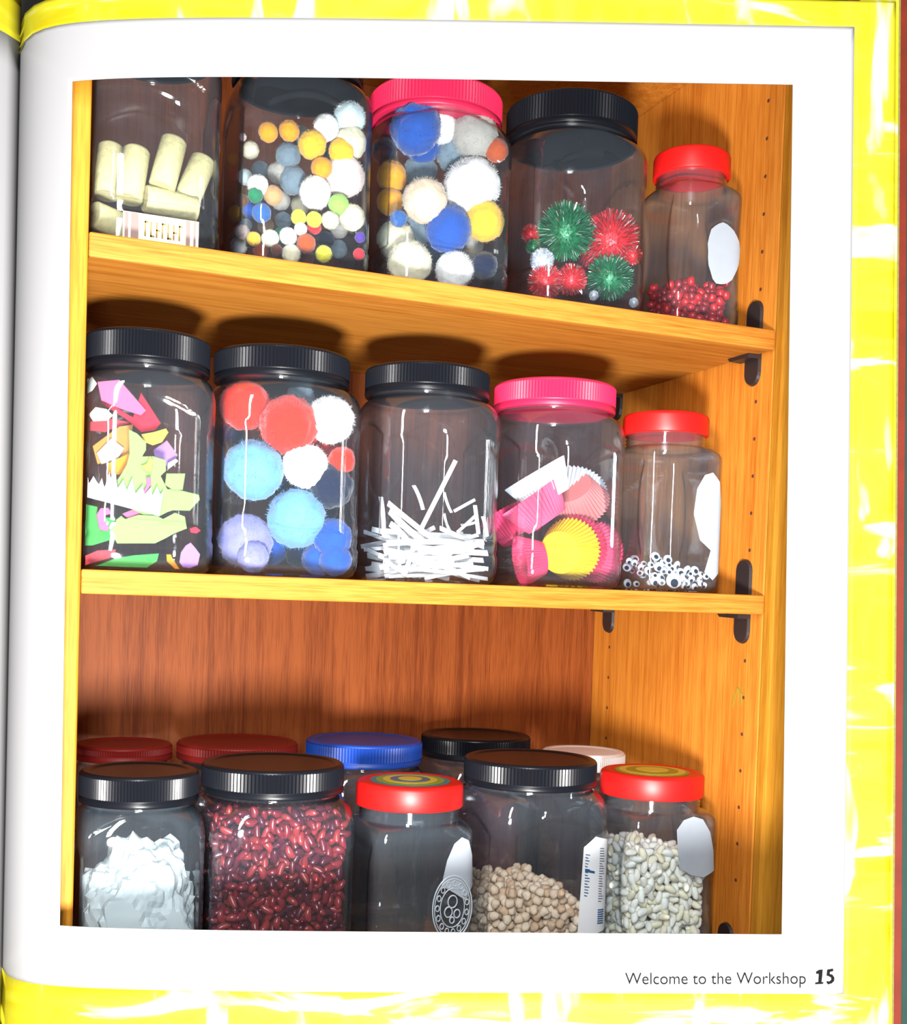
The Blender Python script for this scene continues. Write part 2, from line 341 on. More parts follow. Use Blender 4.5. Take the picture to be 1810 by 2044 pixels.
# ---- measured positions of the small things (metres): x, y, z, radius, colour
POM = {
    '1b': [(0.2121,0.0501,0.8336,0.0125,'white'), (0.2349,0.0531,0.8475,0.0159,'ice'), (0.1996,0.0513,0.8163,0.0138,'yellow'), (0.2277,0.0502,0.8144,0.0126,'yellow'), (0.2366,0.0527,0.8253,0.0154,'cream'), (0.1767,0.0475,0.8236,0.0096,'orange'), (0.1573,0.0471,0.8186,0.0090,'orange'), (0.2084,0.0481,0.7958,0.0101,'orange'), (0.1635,0.0471,0.7632,0.0091,'tan'), (0.1534,0.0471,0.7460,0.0090,'blue'), (0.2042,0.0526,0.7737,0.0153,'white'), (0.2327,0.0565,0.7946,0.0197,'blush'), (0.2256,0.0477,0.7651,0.0097,'lime'), (0.2395,0.0498,0.7557,0.0122,'cream'), (0.2175,0.0464,0.7488,0.0083,'cream'), (0.1874,0.0455,0.7467,0.0073,'lemon'), (0.2020,0.0456,0.7471,0.0074,'lemon'), (0.2049,0.0552,0.7434,0.0070,'red'), (0.1892,0.0443,0.7362,0.0059,'white'), (0.1494,0.0479,0.7700,0.0099,'white'), (0.1473,0.0937,0.7919,0.0075,'ice'), (0.1453,0.1378,0.8076,0.0053,'red'), (0.1469,0.0454,0.7603,0.0071,'green'), (0.1458,0.1442,0.8252,0.0059,'orange'), (0.1479,0.1304,0.7688,0.0082,'orange'), (0.1465,0.0450,0.7211,0.0067,'yellow'), (0.1473,0.0977,0.7415,0.0075,'blush'), (0.1483,0.1187,0.7341,0.0086,'white'), (0.1458,0.0543,0.7212,0.0059,'navy'), (0.1617,0.0463,0.7241,0.0082,'cream'), (0.1783,0.0463,0.7284,0.0082,'white'), (0.1956,0.0472,0.7248,0.0092,'rust'), (0.1817,0.0468,0.7131,0.0087,'cream'), (0.2122,0.0460,0.7173,0.0079,'lemon'), (0.2455,0.0440,0.7213,0.0056,'red'), (0.2459,0.0436,0.7367,0.0051,'purple'), (0.1674,0.0439,0.7140,0.0054,'brown'), (0.1439,0.0924,0.8278,0.0037,'blush'), (0.1844,0.0796,0.8136,0.0122,'slate'), (0.1901,0.0804,0.7916,0.0132,'slate'), (0.1774,0.0880,0.7989,0.0104,'grey'), (0.1535,0.1012,0.8203,0.0085,'cream'), (0.1636,0.1013,0.8033,0.0085,'slate'), (0.2017,0.1022,0.8432,0.0096,'grey'), (0.2222,0.1030,0.8329,0.0107,'slate'), (0.1840,0.1021,0.7786,0.0096,'grey'), (0.2037,0.1022,0.7770,0.0096,'cream'), (0.1551,0.1012,0.7644,0.0085,'royal'), (0.1698,0.1009,0.7524,0.0081,'tan'), (0.1867,0.1009,0.7597,0.0081,'slate'), (0.2426,0.1015,0.8222,0.0088,'slate'), (0.2295,0.1014,0.7471,0.0088,'navy'), (0.2426,0.1015,0.7597,0.0088,'grey'), (0.1656,0.1005,0.7281,0.0076,'rust'), (0.2099,0.1006,0.7249,0.0077,'brown'), (0.2426,0.1015,0.7404,0.0088,'slate'), (0.1845,0.1005,0.7450,0.0077,'green'), (0.1464,0.0996,0.7716,0.0066,'brown'), (0.1512,0.1037,0.7504,0.0066,'slate')],
    '1c': [(0.3046,0.0621,0.8544,0.0262,'royal'), (0.3325,0.0702,0.8638,0.0171,'white'), (0.3648,0.0598,0.8580,0.0235,'grey'), (0.3216,0.0885,0.8501,0.0178,'royal'), (0.3608,0.0939,0.8539,0.0242,'slate'), (0.3844,0.0495,0.8430,0.0118,'rust'), (0.2953,0.1011,0.8188,0.0159,'orange'), (0.2935,0.0993,0.7936,0.0139,'orange'), (0.3149,0.0586,0.7862,0.0222,'beige'), (0.3659,0.0641,0.8096,0.0286,'white'), (0.3407,0.0597,0.7626,0.0234,'royal'), (0.3772,0.0565,0.7752,0.0197,'yellow'), (0.2979,0.0916,0.7553,0.0187,'cream'), (0.3009,0.0586,0.7243,0.0221,'cream'), (0.3471,0.0563,0.7230,0.0195,'white'), (0.3766,0.0512,0.7307,0.0137,'navy'), (0.2887,0.0587,0.7649,0.0086,'blue'), (0.3264,0.1035,0.8313,0.0171,'slate'), (0.3606,0.1045,0.8022,0.0183,'royal'), (0.3235,0.1043,0.7715,0.0181,'slate'), (0.3793,0.1038,0.7667,0.0175,'grey'), (0.3424,0.1096,0.7557,0.0173,'navy'), (0.3822,0.0912,0.8248,0.0143,'beige'), (0.2928,0.1201,0.8503,0.0131,'navy')],
    '2b': [(0.1495,0.0796,0.5775,0.0233,'scarlet'), (0.1859,0.0542,0.5583,0.0287,'scarlet'), (0.2244,0.0497,0.5662,0.0235,'white'), (0.2337,0.0406,0.5287,0.0131,'scarlet'), (0.1541,0.0540,0.5151,0.0284,'sky'), (0.2015,0.0479,0.5219,0.0213,'white'), (0.2261,0.0480,0.5053,0.0216,'navy'), (0.1959,0.0536,0.4733,0.0280,'sky'), (0.2286,0.0457,0.4567,0.0188,'royal'), (0.1515,0.0675,0.4505,0.0255,'lilac'), (0.2197,0.0601,0.4373,0.0170,'royal'), (0.2311,0.0432,0.4364,0.0159,'royal'), (0.1534,0.0419,0.4351,0.0146,'lilac'), (0.1901,0.0953,0.5111,0.0192,'navy'), (0.2283,0.0938,0.5524,0.0175,'scarlet'), (0.1821,0.0953,0.4483,0.0192,'royal'), (0.2288,0.0947,0.4850,0.0186,'navy'), (0.1413,0.1010,0.5506,0.0142,'navy'), (0.2088,0.0838,0.4444,0.0173,'navy'), (0.2061,0.0904,0.5932,0.0135,'slate')],
}
TINSEL = {
    '1d': [(0.4708,0.0632,0.7805,0.0275,'green'), (0.5214,0.0586,0.7407,0.0222,'green'), (0.5238,0.0636,0.7805,0.0280,'red'), (0.5205,0.0989,0.7835,0.0202,'red'), (0.4475,0.0593,0.7264,0.0162,'red'), (0.4732,0.0521,0.7301,0.0147,'red'), (0.4430,0.0589,0.7468,0.0111,'silver'), (0.4413,0.0832,0.7797,0.0092,'red'), (0.4394,0.0734,0.7635,0.0071,'green'), (0.4948,0.0431,0.7148,0.0046,'silver'), (0.5418,0.0432,0.7137,0.0046,'silver'), (0.5406,0.0473,0.7628,0.0093,'red')],
}
CORK = [
    ((0.0370,0.0550,0.7368),(0.0452,0.0630,0.7927)),
    ((0.0648,0.0570,0.7527),(0.0778,0.0650,0.8071)),
    ((0.0898,0.0700,0.7540),(0.1047,0.0780,0.7926)),
    ((0.0509,0.0580,0.7460),(0.0983,0.0660,0.7452)),
    ((0.0217,0.0850,0.7499),(0.0258,0.0930,0.7996)),
    ((0.0220,0.0700,0.7258),(0.0380,0.0780,0.7239)),
]
FOAM = [
    ('white',0.026,[(0.0053, 0.4962), (0.0075, 0.4896), (0.011, 0.4974), (0.0156, 0.4894), (0.0179, 0.4962), (0.0203, 0.4863), (0.0239, 0.5017), (0.0261, 0.4926), (0.0292, 0.5004), (0.0308, 0.487), (0.0355, 0.4958), (0.0386, 0.4858), (0.0429, 0.498), (0.0457, 0.4837), (0.0518, 0.4926), (0.0532, 0.4834), (0.0589, 0.4914), (0.06, 0.4821), (0.0639, 0.4926), (0.0667, 0.4842), (0.0695, 0.4887), (0.0667, 0.4666), (0.0033, 0.4793)]),
    ('green',0.034,[(0.04, 0.5402), (0.0471, 0.5374), (0.0549, 0.5303), (0.055, 0.5235), (0.051, 0.5172), (0.0611, 0.5188), (0.0722, 0.5162), (0.0724, 0.5067), (0.0674, 0.5021), (0.0737, 0.4904), (0.0805, 0.4917), (0.1014, 0.4879), (0.1024, 0.4836), (0.0939, 0.4734), (0.0793, 0.4734), (0.0742, 0.4714), (0.0624, 0.4638), (0.0336, 0.4767), (0.0315, 0.4961), (0.0395, 0.5095), (0.0417, 0.5199)]),
    ('green',0.030,[(0.0723, 0.5042), (0.0885, 0.5054), (0.0867, 0.491), (0.0782, 0.4904), (0.0713, 0.4943)]),
    ('green',0.031,[(0.0273, 0.4498), (0.0311, 0.4619), (0.0352, 0.4655), (0.0386, 0.4623), (0.0501, 0.4672), (0.0653, 0.4673), (0.0705, 0.4641), (0.0806, 0.4707), (0.0892, 0.4678), (0.0912, 0.4574), (0.0793, 0.4525), (0.0726, 0.4478), (0.0642, 0.4431), (0.0324, 0.4415)]),
    ('deepgreen',0.040,[(0.0014, 0.4742), (0.0161, 0.4726), (0.0164, 0.4632), (0.0312, 0.4641), (0.0292, 0.4451), (0.0128, 0.4391), (0.003, 0.4387)]),
    ('pink',0.030,[(0.0145, 0.4651), (0.0177, 0.4708), (0.0242, 0.4716), (0.0272, 0.4667), (0.0219, 0.4656), (0.0208, 0.4604), (0.0254, 0.4547), (0.0238, 0.4513), (0.0172, 0.4526)]),
    ('pink',0.036,[(0.0365, 0.4676), (0.0456, 0.472), (0.0533, 0.4694), (0.0425, 0.4628)]),
    ('orange',0.050,[(0.0238, 0.5107), (0.0345, 0.5167), (0.0428, 0.5216), (0.0431, 0.5104), (0.0349, 0.502), (0.0256, 0.5022)]),
    ('tan',0.060,[(0.0127, 0.5264), (0.025, 0.5369), (0.035, 0.5455), (0.0468, 0.5483), (0.0441, 0.521), (0.0323, 0.5157), (0.0172, 0.5111)]),
    ('grey',0.056,[(0.0158, 0.5201), (0.028, 0.5341), (0.0392, 0.5263), (0.0335, 0.5154), (0.0202, 0.511)]),
    ('yellow',0.048,[(0.0523, 0.5386), (0.0625, 0.5412), (0.0736, 0.5456), (0.0758, 0.5423), (0.0705, 0.5332), (0.0628, 0.5299), (0.0559, 0.532)]),
    ('pink',0.060,[(0.0156, 0.5827), (0.034, 0.5863), (0.0577, 0.5615), (0.0535, 0.5568), (0.0355, 0.5612), (0.0193, 0.5667)]),
    ('red',0.066,[(0.0191, 0.5658), (0.025, 0.5672), (0.0475, 0.5544), (0.0538, 0.5778), (0.0718, 0.5521), (0.0667, 0.5455), (0.0547, 0.5427), (0.0406, 0.5538)]),
    ('cream',0.040,[(0.007, 0.5508), (0.0126, 0.5576), (0.0216, 0.5568), (0.0275, 0.5518), (0.0227, 0.5471), (0.0112, 0.5453)]),
    ('cream',0.052,[(0.0049, 0.5829), (0.0106, 0.5852), (0.0145, 0.5796), (0.0109, 0.5733), (0.006, 0.5702)]),
    ('maroon',0.070,[(0.009, 0.5463), (0.0172, 0.554), (0.048, 0.5514), (0.0361, 0.5469), (0.0243, 0.5406), (0.01, 0.5411)]),
    ('lilac',0.028,[(0.0861, 0.4362), (0.0902, 0.4425), (0.0945, 0.4453), (0.0989, 0.4403), (0.103, 0.4353), (0.1011, 0.4256), (0.0942, 0.4227), (0.0881, 0.4233), (0.085, 0.4275)]),
    ('orange',0.030,[(0.0741, 0.434), (0.0779, 0.4342), (0.0797, 0.4291), (0.0859, 0.4215), (0.0817, 0.4205), (0.0746, 0.428)]),
    ('deepgreen',0.027,[(0.0152, 0.4207), (0.0306, 0.4286), (0.0454, 0.4318), (0.0672, 0.4345), (0.0657, 0.4275), (0.0574, 0.4216), (0.0391, 0.4209)]),
    ('maroon',0.034,[(0.0018, 0.43), (0.0164, 0.4349), (0.032, 0.4365), (0.0297, 0.4295), (0.0142, 0.4246), (0.0028, 0.4216)]),
    ('pink',0.026,[(0.0545, 0.4988), (0.0587, 0.4999), (0.0589, 0.4931), (0.0524, 0.4833), (0.0519, 0.4858), (0.0555, 0.492)]),
    ('cream',0.050,[(0.0764, 0.5155), (0.0832, 0.5199), (0.0855, 0.5179), (0.0757, 0.5084)]),
    ('red',0.034,[(0.0943, 0.4577), (0.0995, 0.4598), (0.104, 0.4565), (0.1005, 0.4537), (0.0953, 0.4543)]),
    ('lemon',0.028,[(0.0504, 0.5089), (0.0554, 0.511), (0.0577, 0.518), (0.0603, 0.5147), (0.0589, 0.5044), (0.0555, 0.505)]),
    ('lilac',0.060,[(0.0646, 0.527), (0.0765, 0.5368), (0.0865, 0.5243), (0.0798, 0.514), (0.0684, 0.5132)]),
]
STRIP = [
    ((0.3177,0.0500,0.4680),(0.3574,0.0620,0.5399),0.0043),
    ((0.3277,0.0700,0.4903),(0.3216,0.0820,0.5145),0.0039),
    ((0.3569,0.0600,0.4900),(0.3839,0.0720,0.5037),0.0030),
    ((0.3794,0.0500,0.4684),(0.3798,0.0620,0.4971),0.0039),
    ((0.3539,0.0600,0.4885),(0.3505,0.0720,0.5087),0.0026),
    ((0.2628,0.0350,0.4844),(0.3214,0.0470,0.4571),0.0069),
    ((0.2728,0.0400,0.4920),(0.3367,0.0520,0.4580),0.0060),
    ((0.3972,0.0450,0.4663),(0.3880,0.0570,0.4861),0.0034),
    ((0.2588,0.0300,0.4720),(0.3034,0.0420,0.4560),0.0060),
    ((0.3565,0.0500,0.4686),(0.3824,0.0620,0.4888),0.0030),
    ((0.2555,0.0280,0.4255),(0.2949,0.0400,0.4285),0.0030),
    ((0.2597,0.0300,0.4429),(0.3241,0.0420,0.4488),0.0060),
    ((0.3020,0.0300,0.4515),(0.3965,0.0420,0.4494),0.0060),
    ((0.2961,0.0270,0.4231),(0.3068,0.0390,0.4507),0.0043),
    ((0.2684,0.0400,0.4542),(0.3883,0.0520,0.4605),0.0056),
    ((0.3074,0.0280,0.4383),(0.3977,0.0400,0.4340),0.0039),
    ((0.2586,0.0300,0.4349),(0.3045,0.0420,0.4235),0.0039),
    ((0.3249,0.0450,0.4599),(0.4045,0.0570,0.4614),0.0052),
    ((0.2846,0.0550,0.4664),(0.3792,0.0670,0.4662),0.0052),
    ((0.3343,0.0400,0.4712),(0.4009,0.0520,0.4555),0.0052),
    ((0.2990,0.0280,0.4312),(0.3889,0.0400,0.4239),0.0039),
    ((0.2634,0.0300,0.4179),(0.3397,0.0420,0.4262),0.0034),
    ((0.2894,0.0450,0.4744),(0.3296,0.0570,0.4606),0.0043),
    ((0.3464,0.0600,0.4866),(0.3597,0.0720,0.4682),0.0026),
    ((0.3650,0.0600,0.4765),(0.3934,0.0720,0.4814),0.0026),
    ((0.2725,0.0350,0.4476),(0.3563,0.0470,0.4393),0.0043),
    ((0.2830,0.0400,0.4415),(0.3967,0.0520,0.4425),0.0052),
    ((0.2658,0.0500,0.4625),(0.2801,0.0620,0.4993),0.0043),
]

# ---------------------------------------------------------------- jars
m_pet = pet('clear_plastic')
m_pet_d = pet('clear_plastic_clean', (.93, .96, .98), .016)
m_lid = {'black': plain('black_lid', rgb(18, 20, 26, .8), .30, .2), 'pink': plain('crimson_lid', rgb(225, 40, 85, .62), .4, .4),
         'red': plain('red_lid', rgb(236, 26, 24, .66), .42, .35), 'blue': plain('blue_lid', rgb(22, 70, 170, .7), .45, .4),
         'white': plain('white_lid', rgb(232, 226, 224, .8), .5, .3), 'shadedred': plain('shaded_red_lid', rgb(160, 40, 36, .4), .5, .2)}  # red of the back-row lids is darkened to stand for shade
PU = .66                                             # half-width of the recessed face panel, in half jar widths
def _angles():
    q = [math.radians(90*(i+.5)/32) for i in range(32)]
    for sgn in (1, -1):
        for dlt in (-.030, -.020, -.010, 0, .010, .020, .030, .040):
            e_ = math.atan(PU+dlt); q.append(e_ if sgn > 0 else math.pi/2-e_)
    q = sorted(q); return [a+k*math.pi/2 for k in range(4) for a in q]
ANG = _angles(); NSEG = len(ANG)
def sq_r(th, n): return 1/((abs(math.cos(th))**n+abs(math.sin(th))**n)**(1/n))
def smooth01(x): x = max(0, min(1, x)); return x*x*(3-2*x)
def big_body(w, H, lidr, lidh, n=5.0, clean=False):
    hw = w/2; nr = lidr-.005; zs = H-lidh-.030       # shoulder start
    rows = [(.0025, hw*.80, 4.0), (.0004, hw*.86, 4.2), (.0008, hw*.91, 4.5), (.0040, hw*.955, 4.8), (.0095, hw*.985, n), (.016, hw, n), (.026, hw, n), (.0285, hw*.985, n), (.031, hw*.98, n)]
    zz = sorted([.034+(zs-.034)*i/34 for i in range(35)]+[.0405, .0412, .0419, .0426]+[zs-.016+.0012*i for i in range(13)])
    rows += [(z, hw*.99, n) for z in zz]
    for i in range(1, 11):
        a = math.pi/2*i/10; t = 1-math.cos(a)
        rows.append((zs+.026*math.sin(a), hw*.99+(nr-hw*.99)*t, n+(2-n)*smooth01(i/10)))
    rows += [(zs+.028, nr, 2), (H-lidh*.5, nr, 2), (H-.006, nr, 2)]
    V, F = [], []
    p0, p1 = .040, zs+.004
    for (z, a, ex) in rows:
        for i in range(NSEG):
            th = ANG[i]; r = a*sq_r(th, ex); x, y = r*math.cos(th), r*math.sin(th)
            if .034 < z < zs+.02:
                # flat recessed face panels with arched tops, and pill-shaped grip grooves on the corners
                u = min(abs(x), abs(y))/hw
                top = p1-.002-.014*(u/PU)**2
                ins = smooth01((PU+.02-u)/.03)*smooth01((z-p0)/.0025)*smooth01((top-z)/.003)
                th4 = (th % (math.pi/2))-math.pi/4
                g = smooth01((.15-abs(th4))/.05)*smooth01((z-.055)/.006)*smooth01((zs-.018-z)/.006)
                s = 1-.0026*ins/r-.0016*g/r; x *= s; y *= s
            V.append((x, y, z))
    m = len(rows)
    for k2 in range(m-1):
        for i in range(NSEG): j = (i+1) % NSEG; F.append((k2*NSEG+i, k2*NSEG+j, (k2+1)*NSEG+j, (k2+1)*NSEG+i))
    F.append(tuple(reversed(range(NSEG)))); wall(V, F, len(rows))
    return mesh('jar_body', V, F, m_pet_d if clean else m_pet, True)
def wall(V, F, m, th=.0014):
    # inner skin of the moulded plastic
    n0 = len(V)
    for (x, y, z) in V[:n0]:
        r = math.hypot(x, y); k = (r-th)/r; V.append((x*k, y*k, z+.0012))
    for k2 in range(1, m-1):
        for i in range(NSEG): j = (i+1) % NSEG; F.append((n0+k2*NSEG+i, n0+(k2+1)*NSEG+i, n0+(k2+1)*NSEG+j, n0+k2*NSEG+j))
def small_body(w, H, lidr, lidh, n=7.0):
    hw = w/2; nr = lidr-.004; zs = H-lidh-.026
    rows = [(.002, hw*.8, 4.5), (.0004, hw*.88, 5), (.001, hw*.93, 5.5), (.006, hw*.985, n), (.014, hw, n), (.022, hw, n), (.0245, hw*.975, n), (.027, hw*.97, n)]
    k = 26
    for i in range(k+1):
        t = i/k; rows.append((.030+(zs-.030)*t, hw*(.985-.03*math.sin(math.pi*t)**2), n))
    for i in range(1, 9):
        a = math.pi/2*i/8; rows.append((zs+.012*math.sin(a), hw*.985+(nr-hw*.985)*(1-math.cos(a)), n+(2-n)*smooth01(i/8)))
    for i in range(5): rows += [(zs+.0135+.0035*i, nr+.0005, 2), (zs+.0152+.0035*i, nr-.0009, 2)]
    rows += [(H-lidh*.5, nr-.001, 2), (H-.005, nr-.001, 2)]
    V, F = [], []
    for (z, a, ex) in rows:
        for i in range(NSEG):
            th = ANG[i]; r = a*sq_r(th, ex); x, y = r*math.cos(th), r*math.sin(th)
            if .030 < z < zs:
                # waisted front panel, narrower in the middle
                u = min(abs(x), abs(y))/hw; t = (z-.030)/(zs-.030)
                lim = .80-.28*math.sin(math.pi*t)
                ins = smooth01((lim-u)/.06)*smooth01((z-.034)/.003)*smooth01((zs-.004-z)/.004)
                s = 1-.0022*ins/r; x *= s; y *= s
            V.append((x, y, z))
    for k2 in range(len(rows)-1):
        for i in range(NSEG): j = (i+1) % NSEG; F.append((k2*NSEG+i, k2*NSEG+j, (k2+1)*NSEG+j, (k2+1)*NSEG+i))
    F.append(tuple(reversed(range(NSEG)))); wall(V, F, len(rows))
    return mesh('jar_body', V, F, m_pet_d, True)
def lid_mesh(R, h, mat, ribbed=True):
    n = 240 if ribbed else 96
    if ribbed: prof = [(0, R-.0035), (0, R-.0004), (.001, R), (.0050, R), (.0056, R-.0008), (.0062, R-.0008), (.0068, R, 1), (h-.0035, R, 1), (h-.0028, R-.0003), (h-.0012, R-.0014), (h, R-.0036), (h, R-.009), (h-.0014, R-.0102)]
    else: prof = [(0, R-.003), (0, R-.0004), (.0008, R), (h-.0045, R-.0002), (h-.0022, R-.0010), (h-.0006, R-.0032), (h, R-.006), (h, R-.010), (h-.0007, R-.011)]
    v, f = lathe(prof, n, .0011); me = mesh('lid', v, f, mat, True)
    for p in me.polygons:
        if abs(p.normal.z) > .9 or (ribbed and .0066 < p.center.z < h-.003): p.use_smooth = False
    return me
def torn_patch(name, poly, y, mat, parent, th=.0003):
    # a sheet of paper wrapped over the jar's face and round its corner
    d = [q for q in JARS.values() if q['e'] == parent][0]; hw = d['w']/2; n = d['n']
    o = prism(name, poly, y, th, mat); bm = bmesh.new(); bm.from_mesh(o.data)
    for i in range(-20, 21): bmesh.ops.bisect_plane(bm, geom=bm.verts[:]+bm.edges[:]+bm.faces[:], plane_co=(i*.0025, 0, 0), plane_no=(1, 0, 0))
    for v in bm.verts:
        u = min(.985, abs(v.co.x+o.location.x-parent.location.x)/hw); v.co.y += hw*(1-(1-u**n)**(1/n))
    bm.to_mesh(o.data); bm.free()
    o.location -= parent.location; o.parent = parent; return o
JARS = {}
def jar(key, xc, yf, w, H, shelf, lid_d, lid_h, lid_c, label, small=False, n=5.0, clean=False, lidoff=0, shelfz=None, group=None):
    zb = SHELF[shelf]+.0004
    e = empty('storage_jar', (xc, yf+w/2, zb)); tag(e, label, 'jar', group)
    me = small_body(w, H, lid_d/2, lid_h) if small else big_body(w, H, lid_d/2, lid_h, n, clean)
    obj('jar_body', me, e)
    l = obj('lid', lid_mesh(lid_d/2, lid_h, m_lid[lid_c], not small), e, (0, 0, H-lid_h)); l['label'] = {'black': 'ribbed black screw lid', 'pink': 'ribbed crimson screw lid', 'red': 'smooth red lid', 'blue': 'blue lid', 'white': 'white lid', 'shadedred': 'red lid with shade in its colour'}[lid_c]
    JARS[key] = dict(e=e, x0=xc-w/2, x1=xc+w/2, y0=yf, y1=yf+w, zb=zb, H=H, w=w, lid=l, n=7.0 if small else n); return e
jar('1a', .0605, .030, .114, .215, 0, .108, .028, 'black', 'clear square jar of wine corks at the end of the upper shelf')
jar('1b', .1955, .030, .128, .215, 0, .124, .028, 'black', 'clear square jar of many small mixed-colour pompoms on the upper shelf')
jar('1c', .3380, .030, .132, .205, 0, .132, .030, 'pink', 'clear jar with crimson lid packed with large blue, white and yellow pompoms')
jar('1d', .4910, .030, .134, .220, 0, .137, .034, 'black', 'clear jar with black lid holding green and red tinsel balls')
jar('1e', .6250, .030, .086, .191, 0, .082, .024, 'red', 'small square jar with red lid and red beads on the upper shelf', True)
jar('2a', .0605, .020, .114, .209, 1, .110, .031, 'black', 'clear jar with black lid full of cut foam shapes')
jar('2b', .1870, .020, .135, .209, 1, .128, .028, 'black', 'clear jar with black lid of big red, blue and lilac pompoms')
jar('2c', .3335, .020, .128, .209, 1, .124, .027, 'black', 'clear jar with black lid holding loose white paper strips')
jar('2d', .4750, .020, .124, .208, 1, .126, .028, 'pink', 'clear jar with crimson lid holding pink and yellow cupcake cases')
jar('2e', .6020, .020, .096, .188, 1, .091, .022, 'red', 'small square jar with red lid and googly eyes on the middle shelf', True)
jar('3a', .0620, .020, .112, .217, 2, .106, .028, 'black', 'black-lidded jar with pale crumpled filling at the end of the bottom shelf', clean=True)
jar('3b', .1900, .020, .142, .219, 2, .136, .027, 'black', 'large clear jar with black lid full of red kidney beans')
jar('3c', .3250, .020, .108, .200, 2, .107, .024, 'red', 'empty small jar with red lid and raised round seal', True)
jar('3d', .4710, .030, .140, .216, 2, .141, .027, 'black', 'clear jar with black lid and barcode label holding a few chickpeas')
jar('3e', .6070, .020, .112, .202, 2, .112, .025, 'red', 'small jar with red lid half full of white beans', True)
# the row behind on the bottom shelf
jar('4a', .0684, .196, .104, .219, 2, .100, .016, 'shadedred', 'red-lidded jar behind the jar with the pale crumpled filling', group='jars at the back of the bottom shelf')
jar('4b', .1890, .184, .128, .219, 2, .130, .018, 'shadedred', 'wide red-lidded jar behind the kidney bean jar', group='jars at the back of the bottom shelf')
jar('4c', .3342, .184, .128, .219, 2, .132, .026, 'blue', 'jar with plain blue lid behind the empty sealed jar', group='jars at the back of the bottom shelf')
jar('4d', .4860, .214, .128, .219, 2, .132, .026, 'black', 'jar with black lid at the back, between blue and white lids', group='jars at the back of the bottom shelf')
jar('4e', .6010, .166, .104, .205, 2, .100, .020, 'white', 'jar with white lid at the back against the side panel', group='jars at the back of the bottom shelf')
for k in ('4a', '4b', '4d', '4e'):
    pass
m_lid_r = plain('bean_mix_red', rgb(120, 30, 30, .6), .6)
# stickers on the two smaller red lids of the bottom shelf
def sticker(key, R, ring_cols):
    l = JARS[key]['lid']; h = max(v.co.z for v in l.data.vertices)
    r1 = R
    for i, (f, c) in enumerate(ring_cols):
        v, fs = lathe([(0, R*f), (.0003, R*f)], 64); o = obj('lid_sticker', mesh('lid_sticker', v, fs, c), l, (0, 0, h-.0006+.0004*i)); o['label'] = 'printed round lid sticker'
st = [plain('sticker_teal', rgb(60, 140, 150, .7), .5), plain('sticker_green', rgb(150, 170, 60, .7), .5), plain('sticker_yellow', rgb(230, 205, 70, .7), .5), plain('sticker_blue', rgb(90, 120, 150, .7), .5), plain('sticker_olive', rgb(170, 150, 40, .7), .5)]
sticker('3c', .040, [(1, st[0]), (.86, st[1]), (.68, st[2]), (.5, st[3]), (.3, st[2])])
sticker('3e', .040, [(1, st[1]), (.9, st[2]), (.7, st[4]), (.45, st[2])])
# paper left on the small jars
m_pap = plain('torn_label_paper', rgb(222, 232, 246, .42), .7, .2, .12, 90)
m_pap2 = plain('label_paper', rgb(238, 243, 250, .7), .7, .2)
def blob(cx, cz, rx, rz, n=26, seed=0, cut=None):
    rnd = random.Random(seed); P = []
    for i in range(n):
        a = 2*math.pi*i/n; k = 1+.05*math.sin(3*a+seed)+.03*rnd.uniform(-1, 1); P.append((cx+rx*k*math.cos(a), max(cz+rz*k*math.sin(a), cut if cut else -9)))
    return P
torn_patch('torn_label', blob(.640, .774, .021, .032, seed=1), .0297, m_pap, JARS['1e']['e'])['label'] = 'white torn paper label'
torn_patch('torn_label', [(.618, .473), (.609, .500), (.612, .526), (.621, .541), (.631, .544), (.641, .535), (.645, .512), (.6500, .500), (.6490, .470), (.6455, .440), (.636, .432), (.625, .440), (.632, .463)], .0197, m_pap, JARS['2e']['e'])['label'] = 'white torn paper label'
torn_patch('torn_label', [(.340, .128), (.345, .152), (.352, .168), (.360, .174), (.368, .170), (.373, .155), (.376, .126), (.366, .112), (.354, .120)], .0197, m_pap, JARS['3c']['e'])['label'] = 'pale blue torn paper label'
torn_patch('torn_label', [(.604, .170), (.612, .180), (.624, .1835), (.636, .180), (.646, .166), (.652, .146), (.6545, .124), (.640, .118), (.622, .122), (.610, .130), (.606, .150)], .0197, m_pap, JARS['3e']['e'])['label'] = 'white torn paper label'
# barcode label on the chickpea jar: paper, lines of small print and blue bars
je = JARS['3d']['e']
lab = torn_patch('price_label', [(.500, .155), (.514, .165), (.5330, .160), (.5355, .066), (.496, .062), (.498, .110)], .0297, m_pap2, je); lab['label'] = 'white paper label with blue print'
m_blue = plain('label_blue_ink', rgb(40, 95, 150, .6), .8); m_grey = plain('label_grey_ink', rgb(110, 120, 140, .6), .8)
def print_bar(x0, z0, x1, z1, mat, skew=0):
    o = torn_patch('print_mark', [(x0, z0), (x1, z0+skew), (x1, z1+skew), (x0, z1)], .0292, mat, je); o.location -= lab.location; o.parent = lab; return o
rnd = random.Random(5)
for i in range(22): z = .152-i*.0026; print_bar(.5200, z, .5200+rnd.uniform(.004, .0075), z+.0009, m_grey, -.001)
for i in range(15): z = .147-i*.003; print_bar(.5020, z, .5020+rnd.uniform(.003, .006), z+.001, m_blue if i % 3 else m_grey, -.001)
print_bar(.5020, .130, .514, .1325, m_blue, -.003)
for i in range(7): z = .088-i*.0023; print_bar(.5200, z, .5290, z+.0013, m_blue, -.001)
